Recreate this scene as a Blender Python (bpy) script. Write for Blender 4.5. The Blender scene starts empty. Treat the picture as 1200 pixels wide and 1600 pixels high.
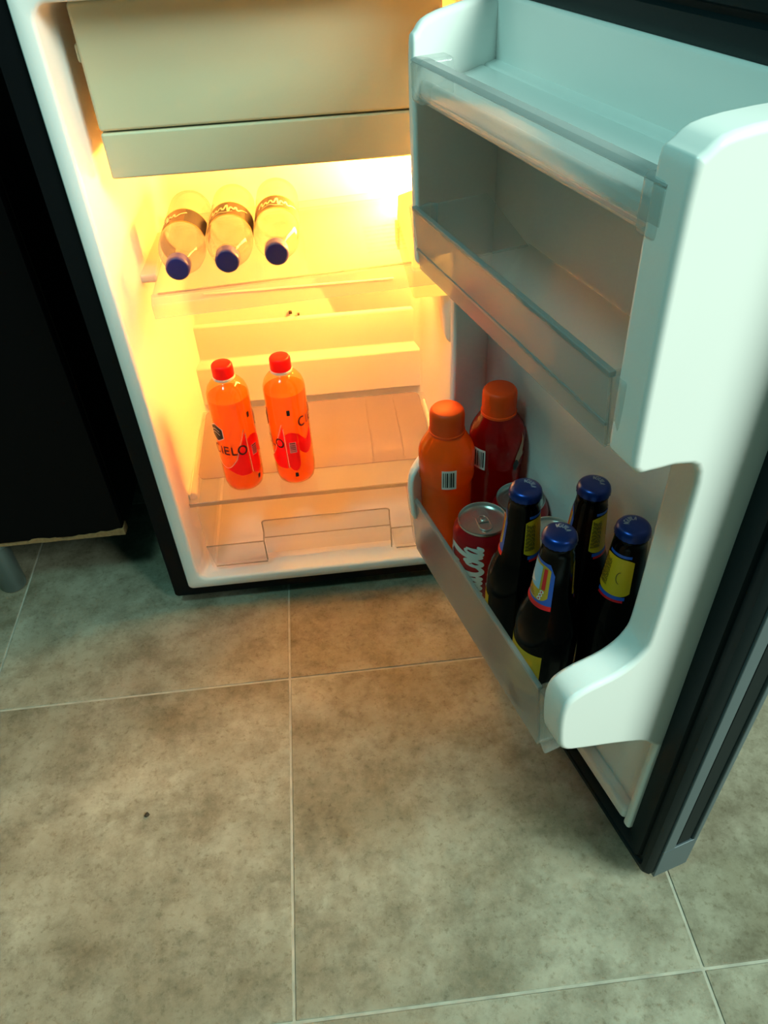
import bpy, bmesh, math, random
from mathutils import Matrix, Vector
random.seed(7)
PI = math.pi
S = bpy.context.scene
COL = S.collection

# ------------------------------------------------------------------ camera
F_PX = 1201.86
YAW, PITCH, ROLL = 0.06346, 0.726677, -0.058412
CAM = Vector((0.111334, -0.714327, 0.952016))
fwd = Vector((math.sin(YAW)*math.cos(PITCH), math.cos(YAW)*math.cos(PITCH), -math.sin(PITCH)))
rt = Vector((math.cos(YAW), -math.sin(YAW), 0))
up = rt.cross(fwd)
r2 = rt*math.cos(ROLL) + up*math.sin(ROLL)
u2 = up*math.cos(ROLL) - rt*math.sin(ROLL)
cd = bpy.data.cameras.new('camera')
cd.sensor_fit = 'VERTICAL'; cd.sensor_height = 36.0; cd.sensor_width = 27.0
cd.lens = 36.0*F_PX/1600.0
cd.clip_start = 0.01; cd.clip_end = 60
cam = bpy.data.objects.new('camera', cd); COL.objects.link(cam)
M3 = Matrix((r2, u2, -fwd)).transposed()
cam.matrix_world = Matrix.Translation(CAM) @ M3.to_4x4()
S.camera = cam

# ------------------------------------------------------------------ light and exposure
S.view_settings.view_transform = 'Standard'
S.view_settings.look = 'None'
S.view_settings.gamma = 1.0
S.view_settings.use_curve_mapping = False
S.view_settings.exposure = 0.0
wd_ = bpy.data.worlds.new('room_ambience'); S.world = wd_
wd_.use_nodes = True
bg = wd_.node_tree.nodes['Background']
bg.inputs[0].default_value = (0.20, 0.78, 0.71, 1); bg.inputs[1].default_value = 0.09

def area_light(name, loc, target, sx, sy, energy, color):
    l = bpy.data.lights.new(name, 'AREA'); l.shape = 'RECTANGLE'
    l.size = sx; l.size_y = sy; l.energy = energy; l.color = color
    o = bpy.data.objects.new(name, l); COL.objects.link(o)
    o.location = loc
    o.rotation_euler = (Vector(target)-Vector(loc)).to_track_quat('-Z', 'Y').to_euler()
    return o
area_light('window_daylight', (2.25, -1.75, 2.35), (0.2, -.1, 0.3), 1.5, 1.3, 140, (0.78, 1.0, 0.88))
area_light('door_tray_fill', (-.50, -.62, 2.15), (0.2, 0.05, 0.5), .35, .35, 11, (0.42, 1.0, 0.94))  # unseen overhead fill, added to brighten the door tray and inner door
S.cycles.transparent_max_bounces = 24

# ------------------------------------------------------------------ helpers
class MB:
    def __init__(s): s.v = []; s.f = []
    def add(s, vs, fs):
        n = len(s.v); s.v += [tuple(p) for p in vs]; s.f += [tuple(i+n for i in f) for f in fs]; return s
    def box(s, x0, x1, y0, y1, z0, z1):
        vs = [(x, y, z) for z in (z0, z1) for y in (y0, y1) for x in (x0, x1)]
        return s.add(vs, [(0,2,3,1),(4,5,7,6),(0,1,5,4),(2,6,7,3),(0,4,6,2),(1,3,7,5)])
    def hexa(s, b, t):       # bottom and top quads
        return s.add(list(b)+list(t), [(3,2,1,0),(4,5,6,7),(0,1,5,4),(1,2,6,5),(2,3,7,6),(3,0,4,7)])
    def lathe(s, prof, n=40, c=(0,0,0), close=True):
        vs, fs = [], []
        for r, z in prof:
            for k in range(n):
                a = 2*PI*k/n; vs.append((c[0]+r*math.cos(a), c[1]+r*math.sin(a), c[2]+z))
        m = len(prof)
        for i in range(m-1):
            for k in range(n):
                fs.append((i*n+k, i*n+(k+1)%n, (i+1)*n+(k+1)%n, (i+1)*n+k))
        if close:
            fs.append(tuple(reversed(range(n)))); fs.append(tuple((m-1)*n+k for k in range(n)))
        return s.add(vs, fs)
    def prism(s, poly, fn, t0, t1):   # poly of (a,b); fn(a,b,t)
        n = len(poly)
        vs = [fn(a, b, t0) for a, b in poly]+[fn(a, b, t1) for a, b in poly]
        fs = [tuple(reversed(range(n))), tuple(range(n, 2*n))]+[(i, (i+1) % n, n+(i+1) % n, n+i) for i in range(n)]
        return s.add(vs, fs)
    def loops(s, ls, closed=True, cap=(False, False)):
        n = len(ls[0]); vs = [p for l in ls for p in l]; fs = []
        for i in range(len(ls)-1):
            for k in range(n if closed else n-1):
                fs.append((i*n+k, i*n+(k+1) % n, (i+1)*n+(k+1) % n, (i+1)*n+k))
        if cap[0]: fs.append(tuple(reversed(range(n))))
        if cap[1]: fs.append(tuple((len(ls)-1)*n+k for k in range(n)))
        return s.add(vs, fs)
    def tube(s, pts, r, n=8):
        pts = [Vector(p) for p in pts]; ls = []
        for i, p in enumerate(pts):
            d = (pts[min(i+1, len(pts)-1)]-pts[max(i-1, 0)]).normalized()
            a = d.orthogonal().normalized() if i == 0 else (a-d*a.dot(d)).normalized()
            b = d.cross(a)
            ls.append([p+(a*math.cos(2*PI*k/n)+b*math.sin(2*PI*k/n))*r for k in range(n)])
        return s.loops(ls, True, (True, True))
    def build(s, name, mat, parent=None, smooth=True, bevel=0, seg=3, solid=0, angle=40, fix=True):
        me = bpy.data.meshes.new(name); me.from_pydata(s.v, [], s.f)
        if fix:
            bm = bmesh.new(); bm.from_mesh(me); bmesh.ops.recalc_face_normals(bm, faces=bm.faces); bm.to_mesh(me); bm.free()
        me.materials.append(mat)
        o = bpy.data.objects.new(name, me); COL.objects.link(o)
        if parent: o.parent = parent
        if solid:
            m = o.modifiers.new('solid', 'SOLIDIFY'); m.thickness = solid; m.offset = 0
        if bevel:
            m = o.modifiers.new('bevel', 'BEVEL'); m.width = bevel; m.segments = seg
            m.limit_method = 'ANGLE'; m.angle_limit = math.radians(30)
        if smooth:
            me.polygons.foreach_set('use_smooth', [True]*len(me.polygons))
            try: me.set_sharp_from_angle(angle=math.radians(angle))
            except Exception: pass
            if bevel: 
                m = o.modifiers.new('wn', 'WEIGHTED_NORMAL'); m.keep_sharp = False
        return o

def tag(o, label=None, cat=None, group=None, kind=None):
    if label: o['label'] = label
    if cat: o['category'] = cat
    if group: o['group'] = group
    if kind: o['kind'] = kind
    return o
def empty(name, loc=(0,0,0), rz=0.0):
    o = bpy.data.objects.new(name, None); COL.objects.link(o); o.empty_display_size = 0.02
    o.location = loc; o.rotation_euler = (0, 0, rz); return o
def dup(o, parent=None):
    c = o.copy(); COL.objects.link(c)
    if parent: c.parent = parent
    for ch in list(o.children): dup(ch, c)
    return c
def rrect(x0, x1, z0, z1, r, y, n=6):
    pts = []
    for cx, cz, a0 in ((x1-r, z1-r, 0), (x0+r, z1-r, PI/2), (x0+r, z0+r, PI), (x1-r, z0+r, 1.5*PI)):
        for k in range(n+1):
            a = a0+PI/2*k/n; pts.append((cx+r*math.cos(a), y, cz+r*math.sin(a)))
    return pts

# surface-following pieces on bodies of revolution (profile = list of (r,z))
def rad(prof, z):
    for (ra, za), (rb, zb) in zip(prof, prof[1:]):
        if min(za, zb) <= z <= max(za, zb) and abs(zb-za) > 1e-7:
            return ra+(rb-ra)*(z-za)/(zb-za)
    return prof[-1][0]
def onsurf(prof, a, z, off): 
    r = rad(prof, z)+off; return (r*math.cos(a), r*math.sin(a), z)
def patch(mb, prof, a0, a1, z0, z1, off, na=14, nz=6, zlo=None, zhi=None):
    """label patch between angles a0..a1; zlo/zhi may be functions of t in 0..1"""
    ls = []
    for i in range(na+1):
        t = i/na; a = a0+(a1-a0)*t
        lo = zlo(t) if zlo else z0; hi = zhi(t) if zhi else z1
        ls.append([onsurf(prof, a, lo+(hi-lo)*j/nz, off) for j in range(nz+1)])
    return mb.loops(ls, closed=False)
def catmull(pts, step=8):
    out = []; P = [pts[0]]+list(pts)+[pts[-1]]
    for i in range(1, len(P)-2):
        p0, p1, p2, p3 = P[i-1:i+3]
        for k in range(step):
            t = k/step
            out.append(tuple(0.5*((2*p1[d])+(-p0[d]+p2[d])*t+(2*p0[d]-5*p1[d]+4*p2[d]-p3[d])*t*t+(-p0[d]+3*p1[d]-3*p2[d]+p3[d])*t**3) for d in (0, 1)))
    out.append(tuple(pts[-1])); return out
def stroke(mb, pts, w, fn, closed=False):
    """flat ribbon along 2-D points, fn maps (s,t) to 3-D; w number or function of progress"""
    n = len(pts); ls = []
    for i in range(n):
        a = pts[max(i-1, 0)]; b = pts[min(i+1, n-1)]
        if closed and i in (0, n-1): a, b = pts[n-2], pts[1]
        dx, dy = b[0]-a[0], b[1]-a[1]; l = math.hypot(dx, dy) or 1
        ww = (w(i/(n-1)) if callable(w) else w)/2
        nx, ny = -dy/l*ww, dx/l*ww
        ls.append([fn(pts[i][0]+nx, pts[i][1]+ny), fn(pts[i][0]-nx, pts[i][1]-ny)])
    return mb.loops(ls, closed=False)
def seg(*p):      # straight polyline, resampled
    out = []
    for a, b in zip(p, p[1:]):
        for k in range(5): out.append((a[0]+(b[0]-a[0])*k/5, a[1]+(b[1]-a[1])*k/5))
    out.append(p[-1]); return out
def arc(cx, cy, rx, ry, a0, a1, n=20):
    return [(cx+rx*math.cos(math.radians(a0+(a1-a0)*k/n)), cy+ry*math.sin(math.radians(a0+(a1-a0)*k/n))) for k in range(n+1)]
GL = {  # strokes in a box about 0.7 wide, 1 high
 'C': [arc(.38, .5, .38, .5, 50, 310)], 'I': [seg((.1, 0), (.1, 1))],
 'E': [seg((.1, 0), (.1, 1)), seg((.1, .94), (.6, .94)), seg((.1, .5), (.55, .5)), seg((.1, .06), (.6, .06))],
 'L': [seg((.1, 1), (.1, .06)), seg((.04, .06), (.58, .06))], 'O': [arc(.42, .5, .4, .5, 0, 360, 28)],
 'A': [seg((0, 0), (.33, 1), (.66, 0)), seg((.12, .34), (.54, .34))],
 'G': [arc(.38, .5, .38, .5, 50, 340), seg((.42, .45), (.74, .45))],
 'U': [seg((.08, 1), (.08, .35))+arc(.36, .35, .28, .35, 180, 360, 14)+seg((.64, .35), (.64, 1))],
}
ADV = {'C': .86, 'I': .34, 'E': .78, 'L': .72, 'O': .98, 'A': .78, 'G': .9, 'U': .86}
def lettering(mb, txt, h, w, fn, s0=0, t0=0):
    s = s0
    for ch in txt:
        for st in GL[ch]:
            stroke(mb, [(s+x*h, t0+y*h) for x, y in st], w, fn)
        s += ADV[ch]*h
    return s

# ------------------------------------------------------------------ materials
def mat(name, color=(.8,.8,.8), rough=.5, metal=0, spec=.5, emit=None, estr=0, coat=0):
    m = bpy.data.materials.new(name); m.use_nodes = True
    b = m.node_tree.nodes['Principled BSDF']
    b.inputs['Base Color'].default_value = (*color, 1); b.inputs['Roughness'].default_value = rough
    b.inputs['Metallic'].default_value = metal; b.inputs['Specular IOR Level'].default_value = spec
    b.inputs['Coat Weight'].default_value = coat
    if emit:
        b.inputs['Emission Color'].default_value = (*emit, 1); b.inputs['Emission Strength'].default_value = estr
    return m
def grain(m, scale, amt, bump=0.0, coords='Object'):
    """subtle procedural variation of base colour and relief"""
    nt = m.node_tree; b = nt.nodes['Principled BSDF']
    tc = nt.nodes.new('ShaderNodeTexCoord'); nz = nt.nodes.new('ShaderNodeTexNoise')
    nz.inputs['Scale'].default_value = scale; nz.inputs['Detail'].default_value = 4
    nt.links.new(tc.outputs[coords], nz.inputs['Vector'])
    mx = nt.nodes.new('ShaderNodeMix'); mx.data_type = 'RGBA'
    c = b.inputs['Base Color'].default_value[:]
    mx.inputs[6].default_value = (*[x*(1-amt) for x in c[:3]], 1); mx.inputs[7].default_value = (*[min(1, x*(1+amt)) for x in c[:3]], 1)
    nt.links.new(nz.outputs['Fac'], mx.inputs[0]); nt.links.new(mx.outputs[2], b.inputs['Base Color'])
    if bump:
        bp = nt.nodes.new('ShaderNodeBump'); bp.inputs['Strength'].default_value = bump; bp.inputs['Distance'].default_value = .002
        nt.links.new(nz.outputs['Fac'], bp.inputs['Height']); nt.links.new(bp.outputs[0], b.inputs['Normal'])
    return m
def gloss_fac(N, L):
    f = N.new('ShaderNodeLayerWeight'); f.inputs[0].default_value = .5
    p = N.new('ShaderNodeMath'); p.operation = 'POWER'; L.new(f.outputs['Facing'], p.inputs[0]); p.inputs[1].default_value = 4.0
    q = N.new('ShaderNodeMath'); q.operation = 'MULTIPLY_ADD'; L.new(p.outputs[0], q.inputs[0]); q.inputs[1].default_value = .55; q.inputs[2].default_value = .035
    return q
def clear(name, tint=(.95,.97,.97), body=.1, body_col=(.8,.85,.85), rough=.08, edge=.5):
    """clear thin plastic: transparent with a fresnel gloss, a little milky body"""
    m = bpy.data.materials.new(name); m.use_nodes = True; nt = m.node_tree; N = nt.nodes; L = nt.links
    N.clear(); out = N.new('ShaderNodeOutputMaterial')
    tr = N.new('ShaderNodeBsdfTransparent'); tr.inputs[0].default_value = (*tint, 1)
    df = N.new('ShaderNodeBsdfDiffuse'); df.inputs[0].default_value = (*body_col, 1)
    tl = N.new('ShaderNodeBsdfTranslucent'); tl.inputs[0].default_value = (*body_col, 1)
    ms = N.new('ShaderNodeMixShader'); ms.inputs[0].default_value = .5
    L.new(df.outputs[0], ms.inputs[1]); L.new(tl.outputs[0], ms.inputs[2])
    m1 = N.new('ShaderNodeMixShader'); L.new(tr.outputs[0], m1.inputs[1]); L.new(ms.outputs[0], m1.inputs[2])
    lw = N.new('ShaderNodeLayerWeight'); lw.inputs[0].default_value = .25
    mr = N.new('ShaderNodeMapRange'); mr.inputs[3].default_value = body; mr.inputs[4].default_value = min(1, body+edge)
    L.new(lw.outputs['Facing'], mr.inputs[0]); L.new(mr.outputs[0], m1.inputs[0])
    gl = N.new('ShaderNodeBsdfGlossy'); gl.inputs[1].default_value = rough
    fr = gloss_fac(N, L)
    m2 = N.new('ShaderNodeMixShader'); L.new(fr.outputs[0], m2.inputs[0]); L.new(m1.outputs[0], m2.inputs[1]); L.new(gl.outputs[0], m2.inputs[2])
    L.new(m2.outputs[0], out.inputs[0]); return m
def juice(name, col, through, rough=.1, body=.75):
    m = bpy.data.materials.new(name); m.use_nodes = True; nt = m.node_tree; N = nt.nodes; L = nt.links
    N.clear(); out = N.new('ShaderNodeOutputMaterial')
    tr = N.new('ShaderNodeBsdfTransparent'); tr.inputs[0].default_value = (*through, 1)
    tl = N.new('ShaderNodeBsdfTranslucent'); tl.inputs[0].default_value = (*through, 1)
    df = N.new('ShaderNodeBsdfDiffuse'); df.inputs[0].default_value = (*col, 1)
    a = N.new('ShaderNodeMixShader'); a.inputs[0].default_value = .5; L.new(df.outputs[0], a.inputs[1]); L.new(tl.outputs[0], a.inputs[2])
    b = N.new('ShaderNodeMixShader'); b.inputs[0].default_value = body; L.new(tr.outputs[0], b.inputs[1]); L.new(a.outputs[0], b.inputs[2])
    gl = N.new('ShaderNodeBsdfGlossy'); gl.inputs[1].default_value = rough
    fr = gloss_fac(N, L)
    c = N.new('ShaderNodeMixShader'); L.new(fr.outputs[0], c.inputs[0]); L.new(b.outputs[0], c.inputs[1]); L.new(gl.outputs[0], c.inputs[2])
    L.new(c.outputs[0], out.inputs[0]); return m

WHITE = grain(mat('white_abs_plastic', (.87, .87, .84), .30, spec=.5), 9, .02)
LINER = grain(mat('cabinet_liner_plastic', (.90, .875, .845), .35), 9, .02)
FLAP = grain(mat('freezer_flap_plastic', (.52, .50, .34), .42), 6, .03)
BLACKSH = grain(mat('black_painted_steel', (.004, .005, .006), .45, spec=.10), 30, .1)
DOORSH = grain(mat('dark_grey_painted_steel', (.075, .105, .12), .38), 30, .05)
GASKET = grain(mat('black_rubber_gasket', (.005, .011, .013), .5, spec=.12), 40, .1)
CABB = grain(mat('black_laminate', (.0015, .0015, .002), .5, spec=.10), 20, .1)
CHIP = grain(mat('bare_particle_board', (.30, .17, .07), .9), 180, .5, .4)
STEEL = mat('brushed_leg_metal', (.22, .26, .26), .35, .8)
WALL = grain(mat('painted_wall', (.35, .35, .32), .8), 14, .05)
CLEAR = clear('clear_crystal_plastic', (.985, .985, .98), body=.035, edge=.3)
EDGE = clear('clear_plastic_edge', (.75, .7, .62), body=.35, body_col=(.75, .66, .55), edge=.4)
SHADETINT = clear('shade_tinted_plastic', (.82, .77, .79), body=.24, body_col=(.62, .53, .56), rough=.3, edge=.2)  # grey-pink colour carries the dimness below the rear of the lower shelf
BIN = clear('smoky_clear_plastic', (.93, .95, .95), body=.16, body_col=(.80, .82, .80), rough=.12, edge=.3)
BINFRONT = clear('milky_bin_front', (.90, .90, .90), body=.24, body_col=(.74, .72, .70), rough=.15, edge=.3)
BINEDGE = clear('bin_rim_plastic', (.72, .74, .74), body=.38, body_col=(.62, .66, .66), rough=.12, edge=.4)
PET = clear('clear_pet_bottle', (.97, .97, .96), body=.03, body_col=(.52, .46, .38), rough=.05, edge=.6)
BLUECAP = mat('navy_blue_cap', (.02, .02, .16), .4)
ORANGECAP = mat('orange_screw_cap', (1.0, .075, .004), .45, spec=.3)
REDCAP = juice('red_screw_cap', (.95, .010, .006), (1.0, .02, .01), .4, .97)
SODA = juice('orange_soda', (1.0, .30, .008), (1.0, .56, .04), body=.45)
PETORANGE = juice('orange_tinted_pet', (1.0, .45, .10), (1.0, .78, .45), body=.10)
SPORTO = juice('orange_sport_drink', (.95, .19, .003), (1.0, .28, .004), .2, .85)
SPORTR = juice('red_sport_drink', (.42, .003, .004), (.62, .004, .005), .12, .85)
BEER = mat('dark_amber_glass', (.002, .0015, .0015), .16, spec=.09)
CAPBLUE = mat('blue_crown_cap', (.006, .035, .22), .3, .65)
CAPLET = mat('cap_embossed_lettering', (.22, .30, .45), .5)
ALU = mat('can_aluminium', (.62, .62, .60), .28, .95)
CANRED = mat('can_red_lacquer', (.42, .004, .010), .28, .25)
REDFILM = juice('red_printed_film', (.80, .006, .010), (1.0, .015, .02), .3, .9)
WHITEFILM = juice('white_printed_film', (.85, .80, .75), (1.0, .85, .7), .3, .9)
PWHITE = mat('print_white', (.78, .76, .72), .5)
PBLACK = mat('print_black', (.012, .010, .010), .5)
PRED = mat('print_red', (.72, .006, .012), .45)
PYEL = mat('print_yellow', (.72, .42, .010), .5)
PGOLD = mat('print_gold', (.55, .33, .02), .5)
PBLUE = mat('print_blue', (.012, .09, .48), .45)
PLBLUE = mat('print_light_blue', (.28, .52, .72), .5)
PNAVY = mat('print_navy', (.006, .006, .022), .5)
PBROWN = mat('print_dark_maroon', (.09, .012, .010), .5)
PBRONZE = mat('print_bronze', (.045, .018, .014), .45)
CRUMB = mat('dark_crumb', (.05, .03, .015), .9)

def tile_material():
    m = bpy.data.materials.new('stoneware_tile'); m.use_nodes = True; nt = m.node_tree; N = nt.nodes; L = nt.links
    b = N['Principled BSDF']; geo = N.new('ShaderNodeNewGeometry'); inf = N.new('ShaderNodeObjectInfo')
    off = N.new('ShaderNodeVectorMath'); off.operation = 'MULTIPLY_ADD'
    L.new(inf.outputs['Random'], off.inputs[0]); off.inputs[1].default_value = (7.3, 3.1, 5.7); L.new(geo.outputs['Position'], off.inputs[2])
    def noise(sc, det, rough, dist=0):
        n = N.new('ShaderNodeTexNoise'); n.inputs['Scale'].default_value = sc; n.inputs['Detail'].default_value = det
        n.inputs['Roughness'].default_value = rough; n.inputs['Distortion'].default_value = dist
        L.new(off.outputs[0], n.inputs['Vector']); return n
    def ramp(src, a, b_, ca, cb):
        r = N.new('ShaderNodeValToRGB'); r.color_ramp.elements[0].position = a; r.color_ramp.elements[1].position = b_
        r.color_ramp.elements[0].color = (*ca, 1); r.color_ramp.elements[1].color = (*cb, 1); L.new(src, r.inputs[0]); return r
    n1 = noise(5.5, 8, .66, 0); r1 = ramp(n1.outputs['Fac'], .37, .65, (.225, .192, .130), (.405, .372, .285))
    n2 = noise(19, 10, .78, 0); r2_ = ramp(n2.outputs['Fac'], .36, .56, (.52, .49, .43), (1.04, 1.04, 1.02))
    n3 = noise(120, 4, .7); r3 = ramp(n3.outputs['Fac'], .34, .45, (.66, .62, .55), (1, 1, 1))
    m1 = N.new('ShaderNodeMix'); m1.data_type = 'RGBA'; m1.blend_type = 'MULTIPLY'; m1.inputs[0].default_value = .75
    L.new(r1.outputs[0], m1.inputs[6]); L.new(r2_.outputs[0], m1.inputs[7])
    m2 = N.new('ShaderNodeMix'); m2.data_type = 'RGBA'; m2.blend_type = 'MULTIPLY'; m2.inputs[0].default_value = .7
    L.new(m1.outputs[2], m2.inputs[6]); L.new(r3.outputs[0], m2.inputs[7])
    L.new(m2.outputs[2], b.inputs['Base Color']); b.inputs['Roughness'].default_value = .5; b.inputs['Specular IOR Level'].default_value = .3
    bp = N.new('ShaderNodeBump'); bp.inputs['Strength'].default_value = .18; bp.inputs['Distance'].default_value = .003
    L.new(n2.outputs['Fac'], bp.inputs['Height']); L.new(bp.outputs[0], b.inputs['Normal'])
    return m
TILE = tile_material()
GROUT = grain(mat('pale_grout', (.42, .39, .31), .9), 40, .5)

# ------------------------------------------------------------------ the setting: floor of tiles, wall
T = 0.45
X0, X1, Y0, Y1 = -4, 6, -5, 2
fl = MB().box(X0*T, X1*T, Y0*T, Y1*T, -.03, -.0012).build('floor', GROUT, smooth=False)
tag(fl, 'beige stoneware tile floor with thin pale grout lines', 'floor', kind='structure')
tile0 = None
for j in range(Y0, Y1):
    for i in range(X0, X1):
        if tile0 is None:
            g = .0017
            tile0 = MB().box(g, T-g, g, T-g, -.008, 0).build('floor_tile', TILE, fl, bevel=.0009, seg=2); t_ = tile0
        else:
            t_ = tile0.copy(); COL.objects.link(t_); t_.parent = fl
        t_.location = (i*T, j*T, 0)
wb = MB().box(X0*T, X1*T, .64, .74, 0, 2.4).build('wall_back', WALL, smooth=False)
tag(wb, 'plain painted wall behind the refrigerator', 'wall', kind='structure')

# ------------------------------------------------------------------ refrigerator cabinet
YF = 0.17
FX0, FX1 = -.183, .326
FR = empty('refrigerator', ((FX0+FX1)/2, .37, 0))
tag(FR, 'small black refrigerator with white interior standing open, lit by a warm lamp', 'refrigerator')
fo = Vector(FR.location)
class LB(MB):      # builds in world coordinates under the refrigerator
    def build(s, name, m, parent=None, **k):
        p = parent or FR
        base = fo if p is FR else fo
        s.v = [(x-base.x, y-base.y, z-base.z) for x, y, z in s.v]
        return MB.build(s, name, m, p, **k)
ZT = .875
sh = LB()
a = rrect(FX0, FX1, .022, ZT, .006, YF+.004); b = rrect(FX0, FX1, .022, ZT, .006, .56)
ai = rrect(-.158, .301, .039, .862, .006, YF+.004)
bi = rrect(-.158, .301, .039, .862, .006, .545)
sh.loops([bi, ai, a, b]); sh.v, n0 = sh.v, len(sh.v)
sh.f.append(tuple(3*28+k for k in range(28))); sh.f.append(tuple(reversed(range(28))))
sh.build('outer_cabinet', BLACKSH, smooth=True, angle=30)
LB().box(FX0+.012, FX1-.012, YF+.03, .55, .010, .03).build('base_plate', BLACKSH, bevel=.003)
foot0 = LB().lathe([(.016, 0), (.018, .003), (.018, .012), (.010, .014), (.010, .024)], 20, (FX0+.03, YF+.045, 0)).build('foot', BLACKSH)
for dx, dy in ((.449, 0), (0, .32), (.449, .32)):
    f_ = foot0.copy(); COL.objects.link(f_); f_.parent = FR; f_.location = (dx, dy, 0)

# white inner liner: flange ring, rolled edge, tapered walls, stepped back
IX0, IX1, IZ0, IZ1 = -.137, .280, .058, .842
ln = LB(); RR = []
RR.append(rrect(-.157, .300, .040, .861, .008, YF+.012))
RR.append(rrect(-.157, .300, .040, .861, .008, YF+.001))
RR.append(rrect(-.1555, .2985, .0415, .8595, .008, YF-.0005))
RR.append(rrect(IX0-.004, IX1+.004, IZ0-.004, IZ1+.004, .018, YF-.0005))
RR.append(rrect(IX0-.001, IX1+.001, IZ0-.001, IZ1+.001, .017, YF+.001))
RR.append(rrect(IX0, IX1, IZ0, IZ1, .016, YF+.006))
RR.append(rrect(IX0+.004, IX1-.004, IZ0+.003, IZ1-.002, .018, YF+.08))
RR.append(rrect(IX0+.012, IX1-.012, IZ0+.006, IZ1-.006, .024, .445))
RR.append(rrect(IX0+.016, IX1-.016, IZ0+.010, IZ1-.010, .022, .462))
RR.append(rrect(IX0+.028, IX1-.028, IZ0+.022, IZ1-.022, .014, .472))
ln.loops(RR, True, (False, True))
ln.build('inner_liner', LINER, smooth=True, angle=75, fix=True)
# moulded steps of the rear wall
st = LB()
st.prism([(.4735, .352), (.4690, .346), (.4690, .285), (.4600, .272), (.4600, .20), (.4735, .195)], lambda y, z, t: (t, y, z), -.1235, .2665)
st.build('rear_wall_step', LINER, bevel=.003)
for z in (.400,):
    LB().box(-.085, .225, .4700, .4735, z, z+.004).build('rear_wall_rib', LINER, bevel=.0015)
# shelf rails on the side walls
def rail(x0, x1, z, slope, y0=.232, y1=.44, h=.012):
    LB().hexa([(x0, y0, z-h), (x1, y0, z-h*1.0), (x1, y1, z-h), (x0, y1, z-h)],
              [(x0, y0, z), (x1, y0, z), (x1, y1, z), (x0, y1, z)]).build('shelf_rail', LINER, bevel=.004)
rail(-.1345, -.110, .5205, 0, .29); rail(.258, .2765, .536, 0)
rail(-.1345, -.120, .1865, 0); rail(.264, .2765, .1865, 0)
# upright ribs below the rails
for x0, x1, zz in ((.2585, .276, .51),):
    LB().hexa([(x0+.010, .222, zz-.085), (x1, .215, zz-.095), (x1, .262, zz-.095), (x0+.010, .25, zz-.085)],
              [(x0, .215, zz), (x1, .208, zz), (x1, .29, zz), (x0, .28, zz)]).build('wall_bracket', LINER, bevel=.007)
# freezer compartment and its flap
LB().box(-.108, .252, .236, .462, .680, .834).build('freezer_compartment', FLAP, bevel=.006)
fd = LB().box(-.116, .262, .216, .234, .7165, .8365).build('freezer_flap', FLAP, bevel=.004)
LB().box(-.116, .262, .216, .236, .6665, .7150).build('flap_lower_strip', FLAP, bevel=.003)
LB().box(-.120, -.110, .222, .240, .782, .800).build('flap_hinge', FLAP, bevel=.003)
LB().box(.256, .268, .222, .240, .782, .800).build('flap_hinge', FLAP, bevel=.003)
# lamp with its glowing cover, thermostat housing
LENS = mat('glowing_lamp_cover', (.9, .85, .7), .3, emit=(1.0, .370, .050), estr=360)
LB().hexa([(.229, .215, .524), (.268, .215, .524), (.268, .438, .524), (.229, .438, .524)],
          [(.232, .215, .664), (.268, .215, .664), (.268, .436, .588), (.232, .436, .588)]).build('lamp_cover', LENS, bevel=.005)
HOUS = grain(mat('glowing_housing_plastic', (.85, .66, .25), .4, emit=(1.0, .50, .07), estr=1.2), 12, .03)  # weak emission stands in for lamp light coming through the plastic
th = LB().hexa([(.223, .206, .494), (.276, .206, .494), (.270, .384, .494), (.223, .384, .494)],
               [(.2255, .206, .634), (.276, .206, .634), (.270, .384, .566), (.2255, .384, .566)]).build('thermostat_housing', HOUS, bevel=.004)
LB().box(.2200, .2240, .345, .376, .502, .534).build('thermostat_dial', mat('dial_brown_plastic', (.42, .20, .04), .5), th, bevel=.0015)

# ------------------------------------------------------------------ door (open, hinged at the right)
TH = math.radians(15.5)
DF = Vector((.42, -.358, 0)); DA = PI/2+TH
vx = Vector((-math.sin(TH), math.cos(TH), 0)); wv = Vector((-math.cos(TH), -math.sin(TH), 0))
def DW(v, w, z): return DF+vx*v+wv*w+Vector((0, 0, z))     # v from the free edge to the hinge, w into the room
DL = .50; DZ0, DZ1 = .022, .878
# outer shell with a grip groove along its free edge (cross-section in v,w)
ds = MB()
full = [(0, -.004), (.018, -.004), (.018, -.016), (DL-.018, -.016), (DL-.018, -.004), (DL, -.004), (DL, -.050), (DL-.006, -.056), (.006, -.056), (0, -.050)]
groove = full[:]+[(0, -.044), (.016, -.041), (.016, -.022), (0, -.019)]
ds.prism(full, lambda v, w, t: (v, w, t), DZ0, .084)
ds.prism(groove, lambda v, w, t: (v, w, t), .084, DZ1-.05)
ds.prism(full, lambda v, w, t: (v, w, t), DZ1-.05, DZ1)
door = ds.build('door', DOORSH, FR, smooth=True, angle=30, bevel=.0012, seg=2)
door.location = DF-fo; door.rotation_euler = (0, 0, DA)
tag(door, 'dark grey steel door shell swung wide open')
MB().box(.002, .0155, -.0405, -.0225, .0845, DZ1-.051).build('grip_recess', GASKET, door, bevel=.001)
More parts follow.
